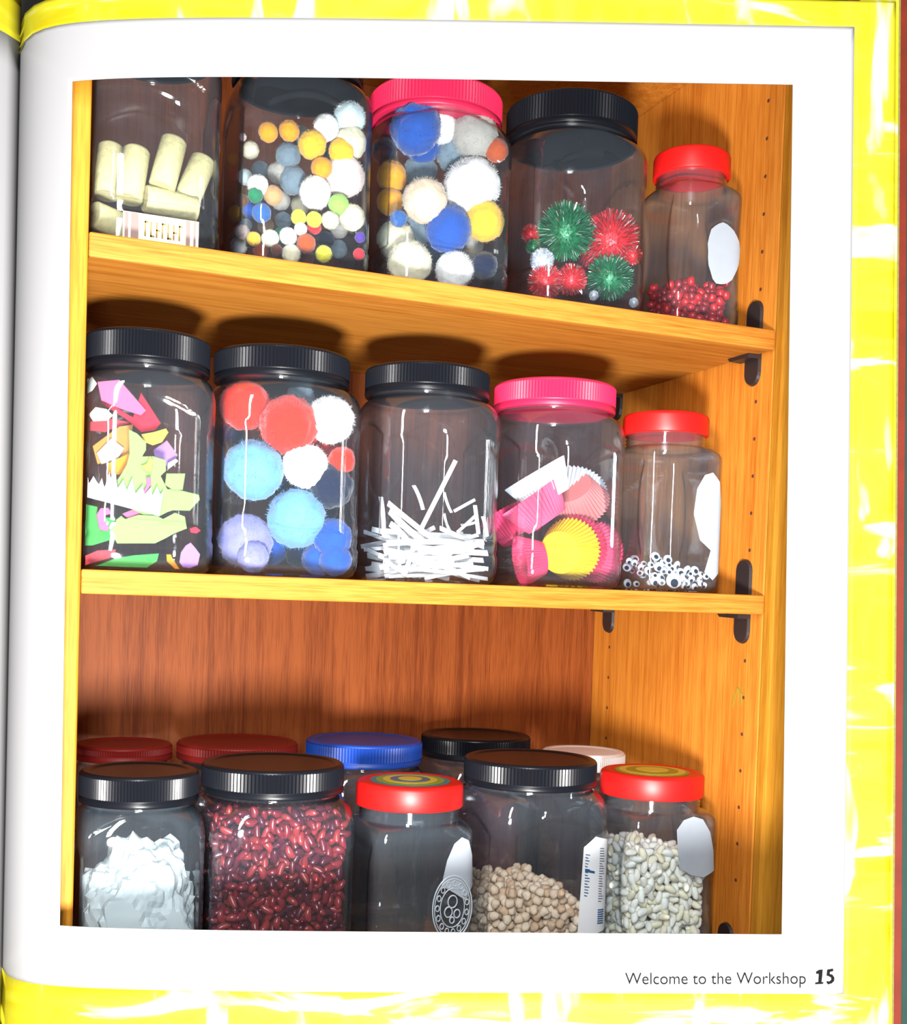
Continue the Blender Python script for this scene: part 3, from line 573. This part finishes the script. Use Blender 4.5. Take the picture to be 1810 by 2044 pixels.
# raised round seal on the empty jar
m_seal = m_pet_d
seal = empty('tmp', (0, 0, 0)); bpy.data.objects.remove(seal)
bm = bmesh.new()
def torus(bm, R, r, sx=1, n=48, k=6, cx=0, cz=0):
    rings = []
    for i in range(n):
        a = 2*math.pi*i/n
        rings.append([bm.verts.new((cx+(R+r*math.cos(b))*math.cos(a)*sx, r*math.sin(b), cz+(R+r*math.cos(b))*math.sin(a))) for b in [2*math.pi*j/k for j in range(k)]])
    for i in range(n):
        for j in range(k): bm.faces.new((rings[i][j], rings[(i+1) % n][j], rings[(i+1) % n][(j+1) % k], rings[i][(j+1) % k]))
torus(bm, .031, .0010, .66); torus(bm, .028, .0007, .66); torus(bm, .019, .0007, .66)
for i in range(15):
    a = 2*math.pi*i/15+.2; torus(bm, .0028, .0007, .7, 12, 5, .0235*math.cos(a)*.66, .0235*math.sin(a))
for (x, z, R) in ((0, .006, .006), (-.004, -.004, .005), (.005, -.006, .004), (0, -.012, .003)): torus(bm, R, .0008, .8, 18, 5, x, z)
m_emb = plain('raised_plastic', rgb(215, 228, 240, .55), .2, .7)
o = obj('raised_seal', bm_mesh('raised_seal', bm, m_emb, True), JARS['3c']['e'], Vector((.352, .0195, .106))-JARS['3c']['e'].location)
o['label'] = 'raised round seal moulded in the plastic'

# ---------------------------------------------------------------- contents
# pompoms: fuzzy balls with wispy fibres
def fuzz_mesh(seed, hair=1100):
    rnd = random.Random(seed); bm = bmesh.new(); bmesh.ops.create_icosphere(bm, subdivisions=4, radius=1)
    off = Vector((seed*3.1, seed*1.7, 0))
    for v in bm.verts:
        n = v.co.normalized()
        k = .955+.075*noise.noise(n*2.0+off)+.04*noise.noise(n*8+off)+rnd.uniform(-.03, .03); v.co = n*k
    for i in range(hair):
        d = Vector((rnd.gauss(0, 1), rnd.gauss(0, 1), rnd.gauss(0, 1))).normalized()
        t = d.orthogonal().normalized(); t = (t*math.cos(i)+d.cross(t)*math.sin(i)); b = d*.93; e_ = d*rnd.uniform(1.0, 1.085)+t*rnd.uniform(.02, .10)
        q = d.cross(t)*.008
        bm.faces.new([bm.verts.new(b+q), bm.verts.new(b-q), bm.verts.new(e_)])
    me = bpy.data.meshes.new('pompom'); bm.to_mesh(me); bm.free(); me.shade_smooth(); me.materials.append(None); return me
FUZZ = [fuzz_mesh(s) for s in range(4)]
PC = {'white': (250, 250, 250), 'ice': (214, 236, 240), 'yellow': (250, 200, 60), 'cream': (236, 230, 200), 'orange': (236, 165, 40), 'tan': (205, 160, 110), 'blue': (50, 100, 170), 'blush': (250, 226, 220), 'lime': (160, 215, 100), 'lemon': (246, 240, 70),
      'red': (225, 50, 60), 'green': (40, 130, 90), 'navy': (22, 30, 60), 'rust': (190, 85, 40), 'purple': (90, 60, 160), 'brown': (110, 60, 45), 'slate': (120, 140, 155), 'grey': (175, 172, 165), 'royal': (34, 84, 176), 'beige': (240, 216, 188), 'scarlet': (240, 48, 26), 'sky': (112, 172, 222), 'lilac': (140, 140, 205)}
CN = {'ice': 'pale icy', 'navy': 'dark navy', 'royal': 'royal blue', 'blush': 'pale pink', 'scarlet': 'bright red', 'sky': 'sky blue', 'slate': 'grey-blue', 'lemon': 'lemon yellow', 'lime': 'lime green', 'rust': 'rust-brown'}
JN = {'1b': 'small-pompom jar', '1c': 'large-pompom jar', '2b': 'middle pompom jar', '1d': 'tinsel jar'}
def where(j, x, z):
    d = JARS[j]; u = (x-d['x0'])/d['w']; v = (z-d['zb'])/(d['H']*.85)
    return ('near the bottom', 'low', 'halfway up', 'near the top')[min(3, max(0, int(v*4)))], ('by its left wall', 'left of centre', 'right of centre', 'by its right wall')[min(3, max(0, int(u*4)))]
def unique_labels(objs):
    by = {}
    for o, base in objs: by.setdefault(base, []).append(o)
    for base, l in by.items():
        if len(l) == 1: l[0]['label'] = base; continue
        l.sort(key=lambda o: -o.location.z)
        names = ('upper one', 'lower one') if len(l) == 2 else ('topmost one', 'middle one', 'lowest one') if len(l) == 3 else ['%s from the top' % w_ for w_ in ('first', 'second', 'third', 'fourth', 'fifth', 'sixth', 'seventh', 'eighth', 'ninth', 'tenth')]
        for o, nm in zip(l, names): o['label'] = base+', '+nm
def pom_mat(c): return plain('wool_'+c, rgb(*PC[c], k=.78), .95, .05, .22, 3.0, .25)
for j, lst in POM.items():
    todo = []
    for i, (x, y, z, R, c) in enumerate(lst):
        o = bpy.data.objects.new('pompom', FUZZ[i % 4]); COL.objects.link(o); o.location = (x, y, z); o.scale = (R*random.uniform(.97, 1.03), R, R*random.uniform(.95, 1.05))
        o.rotation_euler = (random.uniform(0, 6), random.uniform(0, 6), random.uniform(0, 6))
        o.material_slots[0].link = 'OBJECT'; o.material_slots[0].material = pom_mat(c)
        tag(o, None, 'pompom', 'pompoms in '+JN[j]); a, b_ = where(j, x, z)
        todo.append((o, '%s pompom %s in %s, %s' % (CN.get(c, c), a, JN[j], b_)))
    unique_labels(todo)
# tinsel balls
def tinsel_mesh(seed, n=1500):
    rnd = random.Random(seed); V, F, MI = [], [], []
    bm = bmesh.new(); bmesh.ops.create_icosphere(bm, subdivisions=3, radius=.74)
    for v in bm.verts: V.append(v.co.copy())
    for f in bm.faces: F.append(tuple(v.index for v in f.verts)); MI.append(0)
    bm.free()
    for i in range(n):
        d = Vector((rnd.gauss(0, 1), rnd.gauss(0, 1), rnd.gauss(0, 1))).normalized(); t = d.orthogonal().normalized()
        a = rnd.uniform(0, 6.28); t = t*math.cos(a)+d.cross(t)*math.sin(a); q = t*.022; e_ = d*rnd.uniform(.86, 1.06)+d.cross(t)*rnd.uniform(-.12, .12)
        b0 = len(V); V += [d*.5+q, d*.5-q, e_-q*.6, e_+q*.6]; F.append((b0, b0+1, b0+2, b0+3)); MI.append(1 if rnd.random() < .13 else 0)
    me = mesh('tinsel_ball', V, F); me.materials.append(None); me.materials.append(None)
    for p, k in zip(me.polygons, MI): p.material_index = k
    return me
TM = [tinsel_mesh(s) for s in range(2)]
tc_ = {'green': (12, 120, 72), 'red': (222, 30, 44), 'silver': (225, 232, 245)}
m_glint = plain('tinsel_glint', rgb(220, 238, 228, .8), .25, .6, metal=.6)
todo = []
for i, (x, y, z, R, c) in enumerate(TINSEL['1d']):
    o = bpy.data.objects.new('tinsel_ball', TM[i % 2]); COL.objects.link(o); o.location = (x, y, z); o.scale = (R*1.08,)*3; o.rotation_euler = (i, i*2, i*3)
    for k, mt in ((0, plain('tinsel_'+c, rgb(*tc_[c], k=.8), .4, .5, metal=.25)), (1, m_glint)): o.material_slots[k].link = 'OBJECT'; o.material_slots[k].material = mt
    tag(o, None, 'tinsel ball', 'tinsel balls in the black-lidded jar'); a, b_ = where('1d', x, z)
    todo.append((o, '%s tinsel ball %s in %s, %s' % (c, a, JN['1d'], b_)))
unique_labels(todo)
# corks
m_cork = plain('cork', rgb(236, 226, 168, .72), .9, .1, .35, 220, bump=.4)
cl = ['upright cork by the wall of the cork jar, second from the stile', 'tall leaning cork in the middle of the cork jar', 'cork leaning with round end up by the far wall of the cork jar', 'cork lying flat across the front of the cork jar', 'upright cork at the back of the cork jar nearest the stile', 'cork lying at the bottom of the cork jar near the stile']
for (A, B), lb in zip(CORK, cl):
    A, B = Vector(A), Vector(B); d = (B-A).normalized(); L = .047; mid = (A+B)/2
    v, f = lathe([(-L/2, .0095), (-L/2, .0108), (-L/2+.0015, .0118), (L/2-.0015, .0118), (L/2, .0108), (L/2, .0095)], 28)
    o = obj('wine_cork', mesh('wine_cork', v, f, m_cork, True)); o.location = mid; o.rotation_euler = d.to_track_quat('Z', 'Y').to_euler()
    for p in o.data.polygons: p.use_smooth = abs(p.normal.z) < .5
    tag(o, lb, 'cork', 'wine corks in the end jar')
# a printed strip under the cork jar's rim, in front on the shelf
m_strip = plain('strip_paper', rgb(236, 232, 205, .7), .7); m_strip_ink = plain('strip_ink', rgb(150, 120, 50, .7), .8)
lo_ = box('label_strip', (.030, .0262, .6945), (.094, .0278, .7230), m_strip, bevel=.0003)
tag(lo_, 'pale paper strip with faded lettering in front of the cork jar', 'label')
for i in range(7):
    x = .048+i*.0048
    box('faded_letter', (x, .0259, .704), (x+.0012, .0262, .717), m_strip_ink, lo_, 0); box('faded_letter', (x, .0259, (.7155, .704, .7095)[i % 3]), (x+.0034, .0262, (.717, .7055, .711)[i % 3]), m_strip_ink, lo_, 0)
for x0, x1, c in ((.0315, .0345, 0), (.0365, .0430, 0), (.083, .0865, 0), (.0895, .0915, 0)):
    box('faded_band', (x0, .0259, .6947), (x1, .0262, .7225), plain('strip_band', rgb(150, 125, 120, .7), .8), lo_, 0)
# foam shapes
FC = {'white': (244, 244, 246), 'green': (150, 205, 110), 'deepgreen': (70, 165, 80), 'pink': (226, 110, 150), 'orange': (238, 150, 40), 'tan': (200, 140, 70), 'grey': (180, 178, 168), 'yellow': (238, 206, 80), 'red': (226, 50, 70), 'cream': (226, 228, 205), 'maroon': (190, 70, 80), 'lilac': (170, 130, 200), 'lemon': (238, 226, 90)}
fl_ = ['white foam strip cut into sharp teeth, across the foam shape jar', 'light green foam animal with pointed head, behind the white teeth strip', 'light green square foam piece beside the animal shape', 'long green humped foam creature below the white teeth strip', 'dark green foam piece by the stile under the teeth strip', 'curled pink foam piece on the dark green foam', 'small pink foam piece just under the teeth strip', 'orange foam piece behind the green animal head', 'tan foam piece above the teeth strip', 'grey foam piece lying on the tan foam', 'yellow half-round foam piece beside the green animal head', 'large pink foam tag leaning near the lid', 'red V-shaped foam piece below the large pink tag', 'cream oval foam piece near the stile', 'cream foam piece high up by the lid', 'dull red foam strip under the cream oval', 'lilac heart-shaped foam piece in the bottom corner', 'curved orange foam sliver next to the lilac heart', 'dark green leaf-shaped foam piece on the jar floor', 'dull red foam piece on the jar floor near the stile', 'thin pink foam sliver between the white teeth', 'cream foam sliver beside the green square', 'small red foam piece above the lilac heart', 'lemon yellow foam scrap on the green animal', 'lilac foam piece under the yellow half-round']
for i, (c, y, poly) in enumerate(FOAM):
    poly = [(max(.0065, min(.117, p[0])), max(.4215, p[1])) for p in poly]
    o = prism('foam_shape', poly, y, .0022, plain('foam_'+c, rgb(*FC[c], k=.72), .85, .1, .1, 200), ((i*37 % 11-5)*.006, (i*23 % 9-4)*.008))
    tag(o, fl_[i], 'foam shape', 'foam shapes in the jar')
# paper strips
m_wp = plain('paper_strip', rgb(246, 247, 250, .8), .8, .15)
todo = []
def strip(A, B, wd, i, roll=0):
    d = B-A; L = d.length
    bm = bmesh.new(); bmesh.ops.create_cube(bm, size=1)
    for v in bm.verts: v.co = Vector((v.co.x*wd, v.co.y*.0009, v.co.z*L))
    bmesh.ops.subdivide_edges(bm, edges=[e_ for e_ in bm.edges if abs(e_.verts[0].co.z-e_.verts[1].co.z) > L*.5], cuts=4)
    for v in bm.verts: v.co.y += .002*math.sin(i)*(1-(2*v.co.z/L)**2)
    o = obj('paper_strip', bm_mesh('paper_strip', bm, m_wp)); o.location = (A+B)/2
    zq = d.normalized(); yq = Vector((.15*math.sin(i*1.7), -1, .3+.3*math.cos(i))); xq = yq.cross(zq).normalized(); yq = zq.cross(xq)
    o.matrix_world = Matrix((xq, yq, zq)).transposed().to_4x4(); o.location = (A+B)/2
    tag(o, None, 'paper strip', 'white paper strips in the jar'); return o
x0, x1 = JARS['2c']['x0']+.011, JARS['2c']['x1']-.011
NAMED = {0: 'long white paper strip standing up steeply from the heap', 1: 'short white paper strip leaning away behind the tall strip', 2: 'thin white paper strip sticking out towards the far wall of the jar', 3: 'short white paper strip standing near the far wall of the jar', 5: 'broad white strip sloping down from the near wall of the strip jar', 6: 'upper broad white strip sloping across the heap'}
cl3 = lambda p: Vector((max(x0, min(x1, p[0])), max(p[1], .032), max(.4225, p[2])))
for i, (A, B, wd) in enumerate(STRIP):
    o = strip(cl3(A), cl3(B), wd, i)
    o['label'] = NAMED.get(i, 'white paper strip lying in the heap in the paper strip jar')
rnd = random.Random(3)
for i in range(60):
    z = .424+.040*rnd.random()**1.3; y = rnd.uniform(.032, .125); cx = rnd.uniform(x0+.02, x1-.02); a = rnd.uniform(-1.1, 1.1); L = rnd.uniform(.04, .09)
    A = Vector((cx-L/2, y, z-L/2*math.sin(a)*.4)); B = Vector((cx+L/2, min(.13, y+rnd.uniform(-.03, .03)), z+L/2*math.sin(a)*.4))
    strip(cl3(A), cl3(B), rnd.uniform(.003, .006), i+40)['label'] = 'white paper strip lying in the heap in the paper strip jar'
# cupcake cases
def case_mesh(r0, r1, h, n=44):
    V, F = [], []; rows = [(0, r0, 0), (h*.5, (r0+r1)/2, .0008), (h, r1, .0014)]
    for side in (0, 1):
        for (z, r, am) in rows:
            for i in range(2*n):
                a = math.pi*i/n; rr = r+(am+.0003 if i % 2 else -am)-side*.0006; V.append((rr*math.cos(a), rr*math.sin(a), z+side*.0005))
    m = 2*n
    for side in (0, 1):
        b0 = side*3*m
        for k in range(2):
            for i in range(m): j = (i+1) % m; q = (b0+k*m+i, b0+k*m+j, b0+(k+1)*m+j, b0+(k+1)*m+i); F.append(q if not side else q[::-1])
        F.append(tuple(range(b0, b0+m))[::-1] if not side else tuple(range(b0, b0+m)))
    for i in range(m): j = (i+1) % m; F.append((2*m+i, 2*m+j, 5*m+j, 5*m+i))
    return mesh('cupcake_case', V, F)
CM = case_mesh(.0215, .0315, .030); CM.materials.append(None)
pk = {'pink': rgb(244, 90, 130, .75), 'hotpink': rgb(236, 62, 108, .75), 'white': rgb(250, 250, 252, .85), 'yellow': rgb(252, 216, 40, .78), 'silver': rgb(205, 210, 218, .7), 'rose': rgb(222, 130, 130, .7)}
for (c, loc, ax, s, lb) in [
    ('yellow', (.4700, .050, .4540), (.55, .42, .12), 1.0, 'yellow cupcake case nested in a pink one at the bottom of the jar'),
    ('hotpink', (.4790, .0570, .4555), (.55, .42, .12), 1.06, 'hot pink cupcake case wrapped around the yellow one'),
    ('pink', (.5060, .0700, .4555), (.55, .30, .05), 1.0, 'light pink cupcake case nested beside the yellow one, near the far wall'),
    ('hotpink', (.5120, .0790, .4580), (.5, .30, .05), 1.0, 'hot pink cupcake case behind the light pink one near the far wall'),
    ('white', (.4640, .0640, .5080), (-.45, .15, .75), 1.05, 'white cupcake case on top of the pile'),
    ('pink', (.4610, .0620, .4860), (-.4, .12, .55), 1.05, 'pink pleated cupcake case under the white one'),
    ('hotpink', (.4475, .0920, .4700), (-.3, .25, .7), 1.0, 'pink cupcake case standing by the near wall of the case jar'),
    ('hotpink', (.4540, .0560, .4480), (-.6, .1, -.12), .80, 'flattened hot pink cupcake case low in the near corner of the jar'),
    ('rose', (.5000, .0850, .5250), (.5, .35, -.5), 1.0, 'dull rose cupcake case behind the white one'),
    ('silver', (.5080, .0980, .5050), (.3, .3, .5), 1.0, 'silver-grey cupcake case against the far wall of the jar')]:
    o = bpy.data.objects.new('cupcake_case', CM); COL.objects.link(o); o.location = loc; o.scale = (s,)*3
    o.rotation_euler = Vector(ax).to_track_quat('Z', 'Y').to_euler()
    o.material_slots[0].link = 'OBJECT'; o.material_slots[0].material = plain('case_'+c, pk[c], .7, .2, .12, 120)
    tag(o, lb, 'cupcake case', 'cupcake cases in the jar')
# googly eyes: white disc, clear dome, loose black pupil
m_ew = plain('eye_white', rgb(240, 244, 250, .85), .35, .5); m_pu = plain('eye_pupil', rgb(14, 26, 48), .3, .5)
def eye_meshes(R):
    v, f = lathe([(0, R*.96), (0, R), (.0012, R), (.0022, R*.85), (.0026, R*.5)], 20); a = mesh('googly_eye', v, f, m_ew, True)
    v, f = lathe([(0, R*.52), (.0004, R*.5)], 16); return a, mesh('pupil', v, f, m_pu)
EY = {R: eye_meshes(R) for R in (.0036, .0050, .0085)}
d = JARS['2e']; rnd = random.Random(11); placed = []
for i in range(75):
    R = .0085 if i == 0 else rnd.choice((.0036, .0036, .005))
    for _ in range(40):
        x = rnd.uniform(d['x0']+.012, d['x1']-.014); y = rnd.uniform(d['y0']+.008, d['y1']-.012) if i % 3 else d['y0']+.008+rnd.uniform(0, .006)
        hmax = .034-.020*(x-d['x0'])/d['w']
        z = d['zb']+.004+R*.6+rnd.uniform(0, hmax)
        if i == 0: x, y, z = .5935, .0285, .4300
        P = Vector((x, y, z))
        if all((P-q).length > (R+r2)*.62 for q, r2 in placed): break
    placed.append((P, R)); a, b_ = EY[R]
    o = bpy.data.objects.new('googly_eye', a); COL.objects.link(o); o.location = P
    o.rotation_euler = Vector((rnd.uniform(-.6, .5), -1, rnd.uniform(-.5, .8))).to_track_quat('Z', 'Y').to_euler() if i else Vector((-.2, -1, .1)).to_track_quat('Z', 'Y').to_euler()
    tag(o, 'large googly eye at the front of the heap' if i == 0 else 'small googly eye in the heap at the bottom of the small jar', 'googly eye', 'googly eyes in the small jar')
    p = bpy.data.objects.new('pupil', b_); COL.objects.link(p); p.parent = o; p.location = (R*.2*rnd.uniform(-1, 1), -R*.3, .0024)
    if i == 0: o['group'] = 'large googly eyes'
# two threads hanging in the small jar
# red beads
m_bead = plain('red_bead', rgb(214, 22, 30, .8), .35, .5, .3, 150); m_dot = m_hole
def bean_mesh(name, L, Wd, Tn, bend, mat, rough=0):
    V, F = [], []; n, k = 10, 8
    V.append((-L/2, 0, -bend)); 
    for i in range(1, n):
        a = math.pi*i/n; x = -L/2*math.cos(a); s = math.sin(a)**.8; off = bend*(1-(2*x/L)**2)*-1
        for j in range(k):
            b = 2*math.pi*j/k; V.append((x, Tn/2*s*math.cos(b), Wd/2*s*math.sin(b)+off*-1-bend))
    V.append((L/2, 0, -bend)); e_ = len(V)-1
    for j in range(k): F.append((0, 1+(j+1) % k, 1+j)); F.append((e_, e_-k+j, e_-k+(j+1) % k))
    for i in range(n-2):
        for j in range(k): a = 1+i*k+j; b = 1+i*k+(j+1) % k; F.append((a, b, b+k, a+k))
    if rough: V = [tuple(c*(1+rough*noise.noise(Vector(v)*300)) for c in v) for v in V]
    return mesh(name, V, F, mat, True)
def heap(j, me_list, s, top, name, label, cat, group, keep, zmin, mats=None, inset=.0085, seed=1, stuff=True, stuff_name=None, stuff_label=None):
    """pieces in jittered layers through the jar; the ones nearest the viewer's sides single, the rest joined"""
    d = JARS[j]; rnd = random.Random(seed); single, rest = [], []
    cx, cy, hw = (d['x0']+d['x1'])/2, (d['y0']+d['y1'])/2, d['w']/2-inset
    z = d['zb']+.004+s*.4; layer = 0
    while z < d['zb']+d['H']:
        nx = int(2*hw/s)
        for ix in range(nx+1):
            for iy in range(nx+1):
                x = cx-hw+2*hw*(ix+.5*(layer % 2))/nx+rnd.uniform(-.2, .2)*s; y = cy-hw+2*hw*(iy+.5*(layer % 2))/nx+rnd.uniform(-.2, .2)*s; zz = z+rnd.uniform(-.2, .2)*s
                if (abs(x-cx)/hw)**5+(abs(y-cy)/hw)**5 > 1: continue
                t = top(x, y)
                if zz > t: continue
                depth_front = y-(cy-hw); depth_left = x-(cx-hw); depth_top = t-zz
                outer = min(depth_front, depth_left, depth_top)
                P = (x, y, zz)
                if outer < s*1.15 and zz > zmin: single.append((depth_front < s*1.15, P))
                elif outer < s*2.0 or zz < zmin and min(depth_front, depth_left, cx+hw-x, cy+hw-y) < s*1.1: rest.append(P)
        z += s*.80; layer += 1
    single.sort(key=lambda q: (not q[0], rnd.random()))
    rest += [p for _, p in single[keep:]]; single = single[:keep]
    for _, P in single:
        o = bpy.data.objects.new(name, rnd.choice(me_list)); COL.objects.link(o); o.location = P; o.rotation_euler = (rnd.uniform(0, 6.3), rnd.uniform(0, 6.3), rnd.uniform(0, 6.3)); tag(o, label, cat, group)
    if rest and stuff:
        V, F, MI = [], [], []; mats_ = []
        for me in me_list:
            if me.materials[0] not in mats_: mats_.append(me.materials[0])
        for P in rest:
            me = rnd.choice(me_list); M = Matrix.Translation(P) @ Matrix.Rotation(rnd.uniform(0, 6.3), 4, 'X') @ Matrix.Rotation(rnd.uniform(0, 6.3), 4, 'Z'); b0 = len(V)
            V += [M @ v.co for v in me.vertices]
            for p in me.polygons: F.append(tuple(b0+i for i in p.vertices)); MI.append(mats_.index(me.materials[0]))
        me = mesh(stuff_name, V, F, None, True)
        for mt in mats_: me.materials.append(mt)
        for p, k in zip(me.polygons, MI): p.material_index = k
        tag(obj(stuff_name, me), stuff_label, cat, None, 'stuff')
    return len(single), len(rest)
red = [bean_mesh('red_bead', .010, .0088, .0088, 0, m_bead, .25), bean_mesh('red_bead', .009, .0090, .0080, 0, plain('red_bead_dark', rgb(150, 10, 20, .8), .35, .5), .25)]
heap('1e', red, .0085, lambda x, y: .694+.052-.10*max(0, .620-x)+.004*math.sin(x*300), 'red_bead', 'red bead in the heap in the small jar on the upper shelf', 'bead', 'red beads in the small jar', 170, .69, stuff_name='bead_fill', stuff_label='red beads filling the middle of the small jar')
kid = [bean_mesh('kidney_bean', .0135, .0078, .0066, .0016, plain('kidney_'+str(i), c, .28, .5, .3, 200)) for i, c in enumerate((rgb(150, 34, 52, .62), rgb(120, 24, 44, .62), rgb(176, 56, 62, .62), rgb(98, 20, 48, .62)))]
heap('3b', kid, .0088, lambda x, y: .022+.181-.9*max(0, math.hypot(x-.190, y-.091)-.050), 'kidney_bean', 'shiny dark red kidney bean in the kidney bean jar', 'bean', 'kidney beans in the large jar', 300, .098, stuff_name='kidney_bean_fill', stuff_label='dark red kidney beans filling the rest of the kidney bean jar')
whb = [bean_mesh('white_bean', .0140, .0085, .0072, .0010, plain('white_bean_'+str(i), c, .5, .3, .1, 150)) for i, c in enumerate((rgb(255, 250, 236, .93), rgb(252, 242, 212, .93), rgb(255, 252, 242, .95)))]
heap('3e', whb, .0095, lambda x, y: .146-.30*max(0, x-.615)+.004*math.sin(x*200), 'white_bean', 'white bean in the heap in the half-full small jar', 'bean', 'white beans in the small jar', 230, .052, stuff_name='white_bean_fill', stuff_label='white beans filling the rest of the half-full jar')
chk = [bean_mesh('chickpea', .0105, .0092, .0092, 0, plain('chickpea_'+str(i), c, .7, .2, .15, 150), .35) for i, c in enumerate((rgb(236, 212, 184, .86), rgb(220, 188, 156, .86), rgb(244, 224, 198, .86)))]
heap('3d', chk, .0095, lambda x, y: .108-.75*max(0, x-.490)+.004*math.sin(x*180+y*90), 'chickpea', 'chickpea in the low heap in the barcode jar', 'chickpea', 'chickpeas in the barcode jar', 200, .050, stuff_name='chickpea_fill', stuff_label='chickpeas under the heap in the barcode jar')
# pale crumpled filling in the end jar of the bottom shelf
d = JARS['3a']; bm = bmesh.new(); bmesh.ops.create_icosphere(bm, subdivisions=5, radius=1)
for v in bm.verts:
    n = v.co.normalized(); k = 1+.22*noise.noise(n*1.9)+.22*abs(noise.noise(n*4.2+Vector((4, 1, 2))))+.10*abs(noise.noise(n*11))
    v.co = Vector((max(-.050, min(.050, n.x*k*.052)), max(-.050, min(.050, n.y*k*.052)), max(-.070, n.z*k*.072)))
o = obj('pale_filling', bm_mesh('pale_filling', bm, plain('filling_pale', rgb(232, 240, 240, .8), .5, .4, .25, 30, bump=.3)), None, ((d['x0']+d['x1'])/2+.001, (d['y0']+d['y1'])/2, d['zb']+.075))
tag(o, 'pale crumpled filling in the end jar of the bottom shelf', 'sheet')
# dull red filling in the jars at the back that shows between the front jars
for k, c, h_, lb in (('4b', (150, 36, 40), .15, 'dull red contents of the jar behind the kidney beans'), ('4d', (150, 44, 40), .14, 'dull red contents of the jar at the back under the black lid')):
    d = JARS[k]; bm = bmesh.new(); bmesh.ops.create_icosphere(bm, subdivisions=4, radius=1)
    for v in bm.verts:
        n = v.co.normalized(); q = (abs(n.x)**4+abs(n.y)**4+abs(n.z)**6+1e-9)**(-.2); kk = 1+.06*noise.noise(n*4)
        v.co = Vector((n.x*q*.052*kk, n.y*q*.052*kk, n.z*q*h_/2*kk))
    o = obj('dry_filling', bm_mesh('dry_filling', bm, plain('filling_red', rgb(*c, k=.7), .7, .2, .4, 150, bump=.5), True), None, ((d['x0']+d['x1'])/2, (d['y0']+d['y1'])/2, d['zb']+h_/2*1.08+.004))
    tag(o, lb, 'filling', None, 'stuff')
